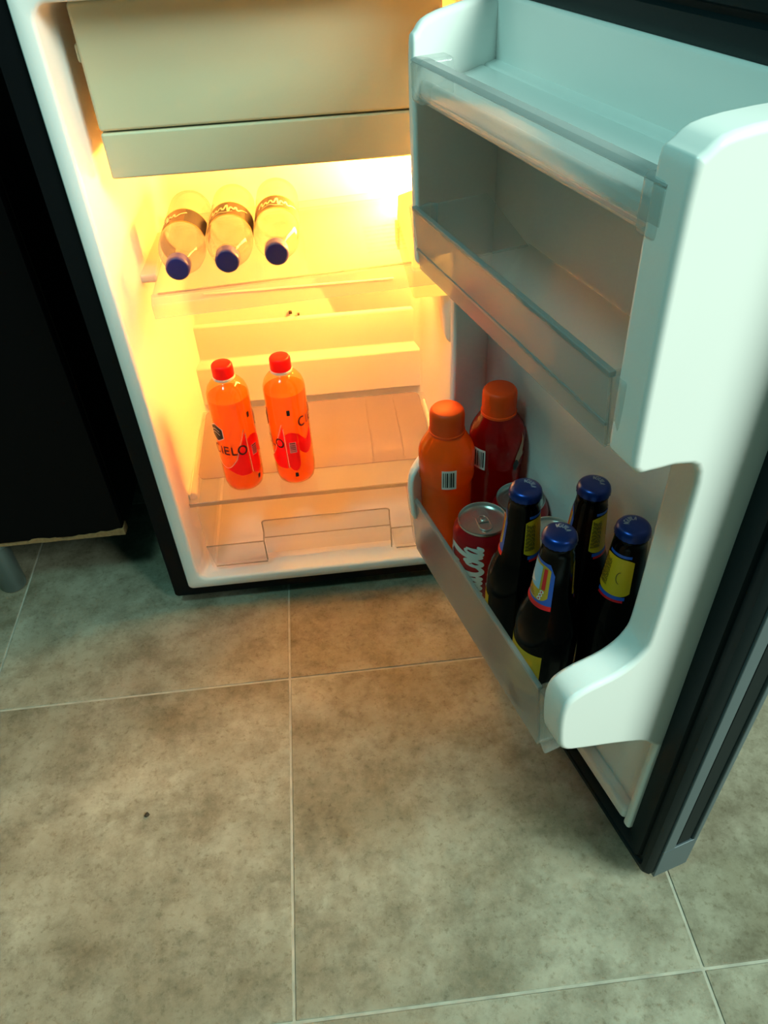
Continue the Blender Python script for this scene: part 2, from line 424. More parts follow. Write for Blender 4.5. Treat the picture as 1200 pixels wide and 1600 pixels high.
# gasket frame: a bellows profile swept round
gk = MB()
def ring(v0, v1, z0, z1, w, r=.006):
    v1 = DL-(DL-v1)*.5          # narrower on the hinge side
    return [(x, w, z) for x, y, z in rrect(v0, v1, z0, z1, r, 0, 4)]
gk.loops([ring(.0025, DL-.0025, DZ0+.004, DZ1-.004, -.016), ring(.0025, DL-.0025, DZ0+.004, DZ1-.004, .002), ring(.006, DL-.006, DZ0+.008, DZ1-.008, .0075),
          ring(.0125, DL-.0125, DZ0+.014, DZ1-.014, .0075), ring(.0145, DL-.0145, DZ0+.016, DZ1-.016, .0035), ring(.019, DL-.019, DZ0+.02, DZ1-.02, .0035),
          ring(.021, DL-.021, DZ0+.022, DZ1-.022, .0085), ring(.030, DL-.030, DZ0+.027, DZ1-.031, .0075), ring(.047, DL-.047, DZ0+.035, DZ1-.04, .002), ring(.052, DL-.052, DZ0+.040, DZ1-.045, -.013)])
gk.build('gasket', GASKET, door, angle=50)
# white inner liner of the door: rear panel, two shaped side arms, top tray
V0, V1 = .045, .475
LZ0, LZ1 = .064, .838
def hv(w): return .484-.66*w       # hinge-side wall leans in so that the door can swing
key = [(.000, LZ1), (.085, LZ1), (.112, .830), (.119, .806), (.1165, .660), (.113, .634), (.098, .630), (.078, .628), (.060, .616), (.0575, .56), (.058, .450), (.063, .420), (.082, .404),
       (.118, .396), (.134, .380), (.133, .335), (.126, .312), (.105, .300), (.070, .285), (.032, .266), (.013, .247), (.003, .238), (-.006, .235)]
prof = [(-.012, LZ1)]+[p for p in catmull(key, 4)]+[(-.012, .234)]
MB().box(V0+.01, .487, -.0128, -.0075, LZ0+.002, LZ1-.002).build('door_liner_panel', WHITE, door, bevel=.002)
for fn_, t0, t1, bv in ((lambda w, z, t: (t, w, z), V0, V0+.031, .0135), (lambda w, z, t: (hv(w)-t, w, z), .015, 0, .0068)):
    arm = MB().prism(prof, fn_, t0, t1).build('door_liner_arm', WHITE, door, bevel=bv, seg=6, angle=180)
    arm.modifiers['bevel'].angle_limit = math.radians(55)
tr = MB()
def slab(w0, w1, z0, z1):
    tr.hexa([(V0+.012, w0, z0), (hv(w0)-.006, w0, z0), (hv(w1)-.006, w1, z0), (V0+.012, w1, z0)], [(V0+.012, w0, z1), (hv(w0)-.006, w0, z1), (hv(w1)-.006, w1, z1), (V0+.012, w1, z1)])
slab(-.0105, .022, .776, .786); slab(.022, .110, .776, .786); slab(-.010, .004, .776, LZ1); slab(.1025, .1105, .776, .794)
tr.build('top_tray', WHITE, door, bevel=.005, seg=4)
for va, vb in ((V0, V0+.011), (V1-.011, V1)):
    MB().box(va, vb, -.012, .0085, LZ0, .262).build('side_rim', WHITE, door, bevel=.004, seg=4)
bt = MB().box(V0+.012, V1-.012, -.010, .0075, LZ0, LZ0+.022)
bt.build('bottom_rim', WHITE, door, bevel=.006, seg=4)

# transparent door bins (lift out of the door)
def door_bin(name, label, v0, v1, z0, z1, w1, w0=-.004, line=None, taper=.006):
    e = empty(name, DW((v0+v1)/2, 0, z0), DA); tag(e, label, 'door bin')
    L_ = (v1-v0)/2; h = z1-z0; t = .0024
    wv1 = w1; wb1 = w1-taper
    m = MB()
    m.hexa([(-L_, wb1-t, 0), (L_, wb1-t, 0), (L_, wb1, 0), (-L_, wb1, 0)], [(-L_, wv1-t, h), (L_, wv1-t, h), (L_, wv1, h), (-L_, wv1, h)])
    m.build('front_panel', BINFRONT, e, bevel=.0008, seg=2)
    for s in (-1, 1):
        x0, x1 = (L_-t, L_) if s > 0 else (-L_, -L_+t)
        MB().hexa([(x0, w0, 0), (x1, w0, 0), (x1, wb1-t, 0), (x0, wb1-t, 0)], [(x0, .045, h), (x1, .045, h), (x1, wv1-t, h), (x0, wv1-t, h)]).build('end_panel', BIN, e, bevel=.0008, seg=2)
        xo = s*L_; xi = s*(L_+.014)
        xa, xb = min(xo, xi), max(xo, xi)
        MB().hexa([(xa, wb1-.020, .004), (xb, wb1-.016, .008), (xb, wb1-.001, .008), (xa, wb1, .002)], [(xa, wv1-.026, h), (xb, wv1-.022, h-.002), (xb, wv1-.001, h-.002), (xa, wv1, h)]).build('end_clip', BIN, e, bevel=.0025)
    MB().box(-L_+t, L_-t, w0, wb1-t, 0, .003).build('bottom', BIN, e)
    MB().box(-L_-.001, L_+.001, wv1-.0042, wv1+.0008, h-.0032, h+.001).build('rim', BINEDGE, e, bevel=.0008, seg=2)
    if line:
        MB().box(-L_, L_, wb1+(wv1-wb1)*line/h-.0004, wb1+(wv1-wb1)*line/h+.0011, line-.0012, line+.0012).build('moulded_line', BINEDGE, e)
    return e
door_bin('door_bin', 'empty shallow clear door bin halfway up the door', .079, .394, .632, .692, .1205, line=.020)
door_bin('door_bin', 'deep clear door bin holding cans, beers and sport drinks', .092, .404, .2470, .350, .1290, line=None, taper=.009)
# guard rail of the top tray: a hollow clear bar
e = empty('tray_guard', DW(.2285, .1125, .7815), DA); tag(e, 'clear plastic guard rail across the top door tray', 'tray guard')
L_ = .1665
MB().prism([(-.006, 0), (.003, .001), (.007, .008), (.0075, .026), (.004, .029), (.0045, .008), (.001, .003), (-.006, .0025)], lambda y, z, t: (t, y, z), -L_, L_).build('bar', BIN, e, bevel=.0006, seg=2)
MB().prism([(-.008, .026), (.0045, .0265), (.0075, .0285), (.004, .031), (-.008, .029)], lambda y, z, t: (t, y, z), -L_, L_).build('rim', BINEDGE, e)
for s in (-1, 1):
    MB().box(*(sorted((s*L_, s*(L_-.02)))), -.024, .0078, -.002, .0315).build('end_clip', BIN, e, bevel=.004)

# ------------------------------------------------------------------ shelves and crisper drawer
TILT = math.radians(-2.3)
SX = .072
us = empty('refrigerator_shelf', (SX, .325, .5325)); us.rotation_euler = (0, TILT, 0)
tag(us, 'clear plastic upper shelf holding three water bottles, slightly tilted', 'shelf')
MB().box(-.178, .186, -.108, .128, -.004, 0).build('shelf_plate', CLEAR, us, bevel=.001, seg=2)
MB().prism([(-.108, .001), (-.112, .002), (-.1255, -.006), (-.1275, -.024), (-.1235, -.024), (-.1215, -.008), (-.108, -.004)], lambda y, z, t: (t, y, z), -.178, .186).build('front_lip', BIN, us, bevel=.001, seg=2)
MB().box(-.170, .186, -.1095, -.1075, -.0005, .0016).build('edge_line', EDGE, us)
for k in range(7):
    MB().box(.10, .186, .02-.014*k, .0225-.014*k, 0, .0016).build('moulded_ridge', CLEAR, us)
MB().box(-.186, .186, .125, .130, 0, .010).build('rear_stop', CLEAR, us, bevel=.001, seg=2)
def shelf_z(x): return .5325-(x-SX)*math.tan(TILT)

ls_ = empty('crisper_shelf', (SX, .33, .1905)); tag(ls_, 'clear lower shelf above the crisper, carrying two orange bottles', 'shelf')
MB().box(-.199, .1965, -.132, .118, 0, .004).build('shelf_plate', CLEAR, ls_, bevel=.0012, seg=2)
MB().box(-.199, .1965, -.1335, -.1308, -.0015, .0055).build('front_edge', EDGE, ls_, bevel=.0008, seg=2)
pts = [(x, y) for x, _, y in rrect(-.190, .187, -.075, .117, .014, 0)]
MB().prism(pts, lambda x, y, t: (x, y, t), .0045, .0062).build('shade_tint_panel', SHADETINT, ls_, smooth=False)  # sheet added to grey the rear shelf, where the less-lit hump shows through
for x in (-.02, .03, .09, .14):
    MB().box(x, x+.0016, -.07, .112, .0062, .0072).build('moulded_ridge', SHADETINT, ls_)

cr = empty('vegetable_crisper', (SX, .2, .066)); tag(cr, 'empty clear crisper drawer at the bottom of the refrigerator', 'drawer')
cz = .047
CX0, CX1 = -.188, .190
HX0, HX1 = -.097, .106
MB().box(CX0+.008, CX1-.008, -.004, .24, 0, .003).build('drawer_bottom', CLEAR, cr)
for x0, x1 in ((CX0, HX0), (HX1, CX1)):
    MB().hexa([(x0+.007, -.012, 0), (x1, -.012, 0), (x1, -.009, 0), (x0+.007, -.009, 0)], [(x0, -.014, cz), (x1, -.014, cz), (x1, -.011, cz), (x0, -.011, cz)]).build('front_panel', CLEAR, cr, bevel=.001, seg=2)
    MB().tube([(x0, -.0125, cz), (x1, -.0125, cz)], .0011).build('front_rim', EDGE, cr)
    MB().tube([(x0+.008, -.0115, .001), (x1, -.0115, .001)], .0010).build('front_rim', EDGE, cr)
hp = MB()
hp.hexa([(HX0, .004, .004), (HX1, .004, .004), (HX1, .007, .004), (HX0, .007, .004)], [(HX0, .002, .076), (HX1, .002, .076), (HX1, .005, .076), (HX0, .005, .076)])
hp.build('handle_panel', CLEAR, cr, bevel=.001, seg=2)
MB().tube([(HX0, -.011, .004), (HX0, -.0125, cz), (HX0, .0035, cz+.004), (HX0, .0035, .073), (HX0+.004, .0035, .076), (HX1-.004, .0035, .076), (HX1, .0035, .073), (HX1, .0035, cz+.004), (HX1, -.0125, cz), (HX1, -.011, .004)], .0011).build('handle_rim', EDGE, cr)
MB().tube([(HX0, .003, .040), (HX1, .003, .040)], .0009).build('handle_rim', EDGE, cr)
for s in (0, 1):
    x0 = CX0 if s == 0 else CX1-.003
    MB().box(x0, x0+.003, -.011, .245, .0, .118).build('side_panel', CLEAR, cr, bevel=.001, seg=2)

# ------------------------------------------------------------------ bottles
def cam_angle(p): return math.atan2(CAM.y-p[1], CAM.x-p[0])
def cap(parent, r, z0, z1, m, name='screw_cap', c=(0,0,0)):
    h = z1-z0
    pr = [(r*1.0, z0), (r, z0+h*.70), (r*.97, z1-h*.12), (r*.86, z1-h*.02), (r*.80, z1), (r*.3, z1)]
    mb = MB(); n = 72; vs = []; fs = []
    for i, (rr, z) in enumerate(pr):
        for k in range(n):
            a = 2*PI*k/n; q = rr*(1-.022*(k % 2)) if i < 3 else rr
            vs.append((q*math.cos(a), q*math.sin(a), z))
    for i in range(len(pr)-1):
        for k in range(n): fs.append((i*n+k, i*n+(k+1) % n, (i+1)*n+(k+1) % n, (i+1)*n+k))
    fs.append(tuple(reversed(range(n)))); fs.append(tuple((len(pr)-1)*n+k for k in range(n)))
    return mb.add(vs, fs).build(name, m, parent, angle=50)
def barcode(parent, prof, a, z0, z1, width, off, vertical=True, nb=9, seed=1, ms=PWHITE):
    r = rad(prof, (z0+z1)/2); da = width/r/2
    lab = patch(MB(), prof, a-da, a+da, z0, z1, off, 6, 3).build('barcode_label', ms, parent, solid=0)
    rnd = random.Random(seed); mb = MB(); m_ = .12
    h = z1-z0
    if vertical:
        x = -da*.82
        while x < da*.8:
            w_ = rnd.choice((.03, .05, .09))*da*2; patch(mb, prof, a+x, a+min(x+w_, da*.85), z0+h*.12, z1-h*.10, off+.0002, 1, 2); x += w_+rnd.choice((.04, .06, .09))*da*2
    else:
        z = z0+h*.1
        while z < z1-h*.1:
            w_ = rnd.choice((.03, .05, .08))*h; patch(mb, prof, a-da*.8, a+da*.8, z, min(z+w_, z1-h*.06), off+.0002, 3, 1); z += w_+rnd.choice((.04, .05, .08))*h
    mb.build('barcode_bars', PBLACK, lab, smooth=False)
    return lab

# water bottles, lying with their caps to the front
def water_prof():
    return [(.006, .006), (.014, .004), (.022, .0), (.027, .004), (.0295, .012), (.030, .03), (.0285, .042), (.0300, .054), (.0300, .080), (.0292, .082), (.0292, .128), (.0300, .130),
            (.0300, .142), (.0285, .155), (.0240, .168), (.0180, .178), (.0138, .184), (.0128, .186), (.0128, .196)]
WP = water_prof()
def water_bottle(loc, yaw, roll, label, seed):
    e = empty('water_bottle', loc); tag(e, label, 'bottle', 'three water bottles lying on the upper shelf')
    # axis local +z points to the front (-y), then turned about the vertical
    e.rotation_euler = (Matrix.Rotation(yaw, 3, 'Z') @ Matrix.Rotation(math.radians(90), 3, 'X') @ Matrix.Rotation(roll, 3, 'Z')).to_euler()
    MB().lathe(WP, 48).build('bottle', PET, e, angle=60)
    MB().lathe([(.0155, .1865), (.0155, .1895), (.013, .190)], 32).build('neck_ring', PET, e)
    cap(e, .0152, .190, .206, BLUECAP)
    A = PI/2   # local +y is upward when lying
    lb = MB(); patch(lb, WP, A-1.9, A+1.9, .083, .127, .0004, 40, 4); lab = lb.build('wrap_label', PBRONZE, e)
    for b0, b1 in ((-1.9, -.75), (.1, .55)):
        patch(MB(), WP, A+b0, A+b1, .0832, .1268, .0006, 12, 4).build('label_navy_field', PNAVY, lab)
    for b0, b1 in ((.0825, .0840), (.1260, .1275)):
        patch(MB(), WP, A-1.9, A+1.9, b0, b1, .0007, 40, 1).build('label_border', PGOLD, lab)
    fn = lambda s, t: onsurf(WP, A-s/.022, .106-t*1.5, .0010)
    w = MB(); rnd = random.Random(seed)
    # flowing script lettering over the label
    pts = [(-.022, -.003), (-.019, .006), (-.017, -.004), (-.014, .003), (-.012, -.003), (-.009, .004), (-.006, -.003), (-.003, .008), (-.001, -.007), (.001, .003), (.004, -.002), (.006, .004), (.008, -.003), (.012, .002), (.018, .006)]
    stroke(w, catmull(pts, 6), .0018, fn)
    stroke(w, catmull([(-.018, -.0085), (-.010, -.006), (-.004, -.009), (.003, -.006)], 6), .0009, fn)
    w.build('label_script', PWHITE, lab, smooth=False)
    return e
for (x, y, yaw, roll, lab, sd) in ((-.066, .212, .0, .55, 'clear water bottle with navy cap lying nearest the left wall', 1),
                              (-.005, .216, .0, -.1, 'middle one of the three water bottles with navy caps, lying flat', 2),
                              (.0565, .220, .0, -.25, 'rightmost of the three water bottles with navy caps, lying flat', 3)):
    d = Vector((math.sin(yaw), -math.cos(yaw), 0))
    water_bottle(Vector((x, y, shelf_z(x)+.0306))-d*.206, yaw, roll, lab, sd)

# two orange drinks standing on the lower shelf
CP = [(.010, .006), (.018, .004), (.023, 0), (.0275, .003), (.0298, .011), (.0305, .022), (.0305, .158), (.0298, .166), (.0272, .174), (.0225, .1805), (.0165, .185), (.0130, .1875), (.0126, .195)]
def soda(loc, da, label):
    e = empty('orange_drink_bottle', loc); tag(e, label, 'bottle', 'two orange drinks with red caps on the lower shelf')
    a0 = cam_angle(loc)+da
    bt = MB().lathe(CP, 56)
    bt.build('bottle', PETORANGE, e, angle=60)
    lp = [(r-.0012, z+.001) for r, z in CP if z < .157]+[(.0293, .160), (.02, .160)]
    MB().lathe(lp, 48).build('drink', SODA, e, angle=50)
    MB().lathe([(.0128, .187), (.0158, .188), (.0158, .1905), (.0128, .192)], 36).build('neck_ring', PWHITE, e)
    cap(e, .0152, .192, .2105, REDCAP)
    # printed sleeve: red banner with a white edge, barcode tab, registration marks, lettering
    lbl = MB()
    patch(lbl, CP, a0-1.5, a0+.42, 0, 0, .0004, 40, 6, zlo=lambda t: .034+.034*max(0, .72-t)**1.0+.0*t, zhi=lambda t: .066-.020*math.sin(PI*min(1, t*1.35))+.045*max(0, t-.72)/.28)
    sl = lbl.build('red_banner', REDFILM, e)
    we = MB()
    stroke(we, [(-.046+.058*k/30, .0685-.0215*math.sin(PI*min(1, k/30*1.35))+.046*max(0, k/30-.72)/.28) for k in range(31)], .0012, lambda s, t: onsurf(CP, a0+s/.0305, t, .0007))
    stroke(we, seg((.0135, .107), (.0150, .036)), .0012, lambda s, t: onsurf(CP, a0+s/.0305, t, .0008))
    we.build('white_edging', WHITEFILM, sl, smooth=False)
    tb = MB(); patch(tb, CP, a0+.50, a0+1.08, 0, 0, .0005, 12, 8, zlo=lambda t: .030+.012*abs(2*t-1)**2.5, zhi=lambda t: .100-.004*abs(2*t-1)**2)
    tb.build('barcode_tab', REDFILM, sl)
    wg = MB(); patch(wg, CP, a0+1.10, a0+1.95, 0, 0, .0004, 16, 5, zlo=lambda t: .056+.012*(2*t-1)**2, zhi=lambda t: .098-.018*(1-abs(2*t-1)))
    wg.build('red_banner', REDFILM, e)
    barcode(e, CP, a0+.80, .064, .083, .010, .0010, vertical=False, nb=8, seed=4, ms=WHITEFILM)
    for z0, z1 in ((.130, .139), (.018, .026)): patch(MB(), CP, a0+.73, a0+.88, z0, z1, .0006, 3, 2).build('print_mark', PBLACK, e, smooth=False)
    fn = lambda s, t: onsurf(CP, a0+s/.0305, t, .0011)
    lt = MB(); lettering(lt, 'CIELO', .0145, .0026, fn, -.0400, .0735); lt.build('lettering', PBROWN, e, smooth=False)
    fn2 = lambda s, t: onsurf(CP, a0+1.25+s/.0305, t, .0011)
    l2 = MB(); lettering(l2, 'CIELO', .0145, .0026, fn2, 0, .108); l2.build('lettering', PBROWN, e, smooth=False)
    # hexagonal badge
    hx = MB(); cx, cz_ = -.031, .110
    hexp = [(cx+.0135*math.cos(math.radians(60*k+30)), cz_+.0145*math.sin(math.radians(60*k+30))) for k in range(6)]
    for j, rr in enumerate((1.0, .9)):
        pass
    def hexring(mb, r0, r1, off):
        A_ = []; B_ = []
        for k in range(6):
            for q in range(4):
                t = q/4; p = tuple(hexp[k][d]*(1-t)+hexp[(k+1) % 6][d]*t for d in (0, 1))
                A_.append(onsurf(CP, a0+(cx+(p[0]-cx)*r0)/.0305, cz_+(p[1]-cz_)*r0, off)); B_.append(onsurf(CP, a0+(cx+(p[0]-cx)*r1)/.0305, cz_+(p[1]-cz_)*r1, off))
        mb.loops([A_, B_])
    hexring(hx, .02, .5, .0008); hexring(hx, .5, 1, .0008); bd = hx.build('hexagon_badge', PBLACK, e)
    hr = MB(); hexring(hr, 1.0, 1.1, .0009)
    stroke(hr, catmull([(cx-.007, cz_+.004), (cx, cz_+.0065), (cx+.007, cz_+.003)]), .0012, lambda s, t: onsurf(CP, a0+s/.0305, t, .0012))
    stroke(hr, catmull([(cx-.007, cz_-.001), (cx, cz_+.001), (cx+.007, cz_-.003)]), .0012, lambda s, t: onsurf(CP, a0+s/.0305, t, .0012))
    hr.build('badge_outline', PWHITE, bd, smooth=False)
    return e
soda(Vector((-.042, .2405, .1967)), -.02, 'orange drink with red cap and hexagon badge showing, left on the lower shelf')
soda(Vector((.0385, .2455, .1967)), -.80, 'orange drink with red cap standing right on the lower shelf')

# sport drinks in the deep door bin
SP = [(.012, .004), (.022, .002), (.028, 0), (.0312, .004), (.0322, .012), (.0322, .030), (.0308, .040), (.0300, .060), (.0300, .118), (.0305, .124), (.0322, .129), (.0325, .134), (.0321, .139), (.0325, .144), (.0321, .149), (.0325, .154),
      (.0325, .162), (.0318, .167), (.0290, .174), (.0245, .182), (.0208, .188), (.0190, .191), (.0178, .193), (.0178, .200)]
BZ = .2507
def sport(v, w, liquid, capm, label, name, bar_da, seed, h=1.0):
    p = DW(v, w, BZ); e = empty(name, p); tag(e, label, 'bottle', 'sport drinks in the door bin')
    prof_ = [(r, z*h) for r, z in SP]
    MB().lathe(prof_, 56).build('bottle', liquid, e, angle=60)
    cap(e, .0197, .193*h, .220*h, capm)
    MB().lathe([(.0200, .1895*h), (.0206, .190*h), (.0206, .1925*h), (.0196, .193*h)], 40).build('cap_ring', capm, e)
    a = cam_angle(p)
    barcode(e, prof_, a+bar_da, .130*h, .157*h, .0165, .0012, vertical=True, seed=seed)
    return e, prof_, a
sport(.383, .0885, SPORTO, ORANGECAP, 'opaque orange sport drink with orange cap at the hinge end of the bin', 'sport_drink', .10, 11)
e2, pr2, a2 = sport(.381, .0245, SPORTR, ORANGECAP, 'dark red sport drink with orange cap, against the white door panel', 'sport_drink', -.62, 12, 1.045)
lm = MB(); patch(lm, pr2, a2+.75, a2+1.15, 0, 0, .0008, 8, 5, zlo=lambda t: .138+.012*t, zhi=lambda t: .150+.030*t); lm.build('label_flash', mat('print_peach', (.75, .35, .22), .5), e2)
lk = MB(); patch(lk, pr2, a2+.66, a2+.92, 0, 0, .0011, 6, 4, zlo=lambda t: .132+.008*(2*t-1)**2, zhi=lambda t: .148-.006*(2*t-1)**2); lk.build('label_emblem', PBLACK, e2)

# cans
KP = [(.018, .004), (.0235, .0), (.0250, .002), (.0300, .008), (.0330, .014), (.0330, .104), (.0320, .109), (.0290, .115), (.0268, .1185), (.0262, .1160), (.0240, .1140)]
def can(v, w, label, face, full=True):
    p = DW(v, w, BZ); e = empty('soda_can', p); tag(e, label, 'can', 'red soda cans in the door bin')
    MB().lathe(KP, 56).build('can_body', CANRED, e, angle=60)
    ld = MB().lathe([(.0270, .1180), (.0278, .1190), (.0280, .1210), (.0274, .1222), (.0264, .1218), (.0258, .1180), (.0250, .1160), (.0240, .1155), (.0232, .1172), (.0180, .1176), (.006, .1176)], 56)
    lid = ld.build('can_lid', ALU, e, angle=45)
    a = cam_angle(p)+face
    ca, sa = math.cos(a), math.sin(a)
    R = lambda x, y, z: (x*ca-y*sa, x*sa+y*ca, z)
    # pull tab: stadium ring with rivet, and the scored mouth
    tb = MB()
    def stad(L, r, cx):
        pts = [(cx+L/2+r*math.cos(t), r*math.sin(t)) for t in [-PI/2+PI*k/10 for k in range(11)]]+[(cx-L/2-r*math.cos(t), -r*math.sin(t)) for t in [-PI/2+PI*k/10 for k in range(11)]]
        return pts
    A_ = stad(.011, .0078, .0045); B_ = stad(.0105, .0056, .0048)
    tb.loops([[R(x, y, .1188) for x, y in A_], [R(x, y, .1202) for x, y in A_], [R(x, y, .1202) for x, y in B_], [R(x, y, .1188) for x, y in B_], [R(x, y, .1188) for x, y in A_]])
    tb.box(0, 0, 0, 0, 0, 0) if False else None
    tab = tb.build('pull_tab', ALU, lid, bevel=.0003, seg=2)
    br = MB(); br.prism([(-.005, -.0058), (.0035, -.0058), (.0035, .0058), (-.005, .0058)], lambda x, y, t: R(x, y, t), .1186, .1198)
    br.lathe([(.0030, .1176), (.0030, .1206), (.0022, .1212), (.0005, .1212)], 16); br.build('rivet', ALU, lid)
    mo = MB(); ring_ = [(-.0115+.0085*math.cos(2*PI*k/28), .0092*math.sin(2*PI*k/28)) for k in range(28)]
    mo.tube([R(x, y, .1178) for x, y in ring_]+[R(*ring_[0], .1178)], .0004, 6); mo.build('mouth_score', ALU, lid)
    if full:
        # script logo running up the can
        a = cam_angle(p)-.36
        H = .040
        fn = lambda x, y: onsurf(KP, a-(y*H-.013)/.033, .014+x*H, .0006)
        SC = []
        def cc(x, s=1.0, swash=False):
            SC.append(([(x+.62*s, .68), (x+.60*s, .84), (x+.44*s, .90), (x+.22*s, .74), (x+.08*s, .44), (x+.12*s, .12), (x+.32*s, -.02), (x+.56*s, .08), (x+.74*s, .30)], .15))
        def oo(x): SC.append(([(x+.22, .48), (x+.06, .40), (x, .20), (x+.07, .02), (x+.20, .0), (x+.33, .14), (x+.34, .34), (x+.24, .48), (x+.20, .36), (x+.34, .26), (x+.46, .34)], .115))
        def co(x): SC.append(([(x+.32, .38), (x+.22, .48), (x+.06, .36), (x+.01, .16), (x+.12, .0), (x+.28, .06), (x+.42, .26)], .115))
        def aa(x):
            SC.append(([(x+.34, .40), (x+.20, .48), (x+.05, .34), (x+.02, .12), (x+.12, .0), (x+.26, .14), (x+.37, .46)], .115))
            SC.append(([(x+.37, .46), (x+.33, .14), (x+.40, .0), (x+.54, .14)], .12))
        def ll(x): SC.append(([(x, .10), (x+.14, .30), (x+.34, .72), (x+.38, .94), (x+.28, .96), (x+.18, .66), (x+.12, .22), (x+.20, .0), (x+.36, .12)], .115))
        cc(0); oo(.66); co(1.08); aa(1.46); SC.append(([(1.93, .27), (2.10, .30)], .10))
        cc(2.02, 1.0); oo(.62+2.02-.04+.06); ll(3.06); aa(3.36)
        SC.append(([(2.55, .88), (2.85, 1.10), (3.2, 1.02), (3.5, 1.08)], .07)); SC.append(([(.55, -.02), (.3, -.16), (.9, -.22), (1.6, -.16)], .07))
        wm = MB()
        for pts, wid in SC:
            pts = [(x*.60, y) for x, y in pts]
            stroke(wm, catmull(pts, 10), (lambda W: (lambda t: W*.45+W*.75*math.sin(PI*t)))(wid), fn)
        wm.build('script_lettering', PWHITE, e, smooth=False)
        sw = MB(); patch(sw, KP, a+.95, a+1.30, 0, 0, .0005, 8, 8, zlo=lambda t: .052+.028*t, zhi=lambda t: .100+.006*t); sw.build('ribbon_wave', PWHITE, e)
    return e
can(.300, .082, 'red soda can with white script lettering in front of the sport drinks', .35)
can(.3145, .0265, 'silver-topped can beside the door panel, half hidden behind a blue bottle cap', 1.3, False)
can(.248, .026, 'mostly hidden can whose lid shows between three beer bottles', .2, False)

# beer bottles
BP = [(.014, .004), (.024, .001), (.028, 0), (.0303, .004), (.0308, .012), (.0308, .112), (.0302, .122), (.0275, .135), (.0232, .148), (.0202, .158), (.0186, .170), (.0168, .195), (.0150, .216), (.0143, .222), (.0150, .2235), (.0150, .228), (.0135, .2295), (.0130, .233)]
def beer(v, w, label, face, h=1.0):
    """face: where the front neck label sits relative to the line of sight (positive = right)"""
    p = DW(v, w, BZ); e = empty('beer_bottle', p); tag(e, label, 'bottle', 'brown beer bottles in the door bin')
    MB().lathe(BP, 56).build('bottle', BEER, e, angle=60)
    # crown cap with crimped skirt
    mb = MB(); n = 42; vs = []; fs = []
    pr = [(.0162, .2275), (.0160, .2300), (.0152, .2335), (.0140, .2355), (.0115, .2368), (.006, .2372)]
    for i, (rr, z) in enumerate(pr):
        for k in range(n):
            a = 2*PI*k/n; q = rr*(1-.035*(k % 2)) if i < 2 else rr; vs.append((q*math.cos(a), q*math.sin(a), z))
    for i in range(len(pr)-1):
        for k in range(n): fs.append((i*n+k, i*n+(k+1) % n, (i+1)*n+(k+1) % n, (i+1)*n+k))
    fs.append(tuple(reversed(range(n)))); fs.append(tuple((len(pr)-1)*n+k for k in range(n)))
    cp = mb.add(vs, fs).build('crown_cap', CAPBLUE, e, angle=60)
    a = cam_angle(p)
    lt = MB(); tw = face*.35
    def fcap(s, t):          # letters follow the far rim of the cap
        ang = a+tw+PI+1.07-s/.0090; rr = .0046+t
        return (rr*math.cos(ang), rr*math.sin(ang), .2374+.0004-max(0, rr-.0060)*.09)
    lettering(lt, 'AGUILA', .0046, .0010, fcap, 0, 0)
    lt.build('cap_lettering', CAPLET, cp, smooth=False)
    # front neck label
    fa = a+face; W2 = 1.02
    z0, z1 = .160, .209
    def sub(c0, c1, za, zb, off, m, nm, par, lo=None, hi=None, nn=12):
        q = MB(); patch(q, BP, fa+c0, fa+c1, za, zb, off, nn, 8, zlo=lo, zhi=hi); return q.build(nm, m, par)
    lab = sub(-W2, W2, z0, z1, .0003, PBLUE, 'neck_label', e, nn=26, hi=lambda t: .209-.012*max(0, abs(2*t-1)-.7)/.3)
    sub(-W2, W2, .155, .160, .0004, PRED, 'label_red_band', lab, nn=26)
    gold = sub(-.80, .80, .163, .206, .0005, PGOLD, 'label_gold_field', lab, nn=20, lo=lambda t: .163+.006*abs(2*t-1)**4, hi=lambda t: .206-.004*abs(2*t-1)**4)
    sub(-.55, .30, .176, .204, .0008, PLBLUE, 'label_picture', lab)
    sub(-.55, .0, .176, .190, .0010, PWHITE, 'label_white_wave', lab, lo=lambda t: .176+.006*t, hi=lambda t: .190-.008*t)
    sub(.42, .62, .178, .203, .0009, PRED, 'label_red_stripe', lab, nn=4)
    dots = MB()
    for k in range(3):
        c = (.38+.05*k, .1665+.0042*k)
        ring_ = [onsurf(BP, fa+c[0]+.11*math.cos(2*PI*q/14), c[1]+.0021*math.sin(2*PI*q/14), .0010) for q in range(14)]
        cen = [onsurf(BP, fa+c[0]+.02*math.cos(2*PI*q/14), c[1]+.0004*math.sin(2*PI*q/14), .0010) for q in range(14)]
        dots.loops([cen, ring_])
    dots.build('label_seal', PWHITE, lab, smooth=False)
    d2 = MB()
    for k in range(3):
        patch(d2, BP, fa+.34+.05*k, fa+.42+.05*k, .1655+.0042*k, .1675+.0042*k, .0012, 2, 2)
    d2.build('label_seal_core', PRED, lab, smooth=False)
    tx = MB()
    for k in range(4):
        stroke(tx, seg((-.012+.001*k, .166+.0022*k), (.002-.0016*k, .166+.0022*k)), .0008, lambda s, t: onsurf(BP, fa+s/.019, t, .0009))
    tx.build('label_print', PBLACK, lab, smooth=False)
    # rear neck label
    ba = fa+PI; W3 = .92
    q = MB(); patch(q, BP, ba-W3, ba+W3, .163, .209, .0003, 24, 8, zlo=lambda t: .163+.004*abs(2*t-1)**4, zhi=lambda t: .207-.003*abs(2*t-1)**4); rl = q.build('rear_neck_label', PYEL, e)
    for b0, b1 in ((.2085, .2115), (.159, .163)): patch(MB(), BP, ba-W3*.78, ba+W3*.78, b0, b1, .0004, 16, 2).build('label_blue_band', PBLUE, rl)
    q = MB(); patch(q, BP, ba-W3*.7, ba+W3*.7, .1565, .159, .0005, 16, 2); q.build('label_red_band', PRED, rl)
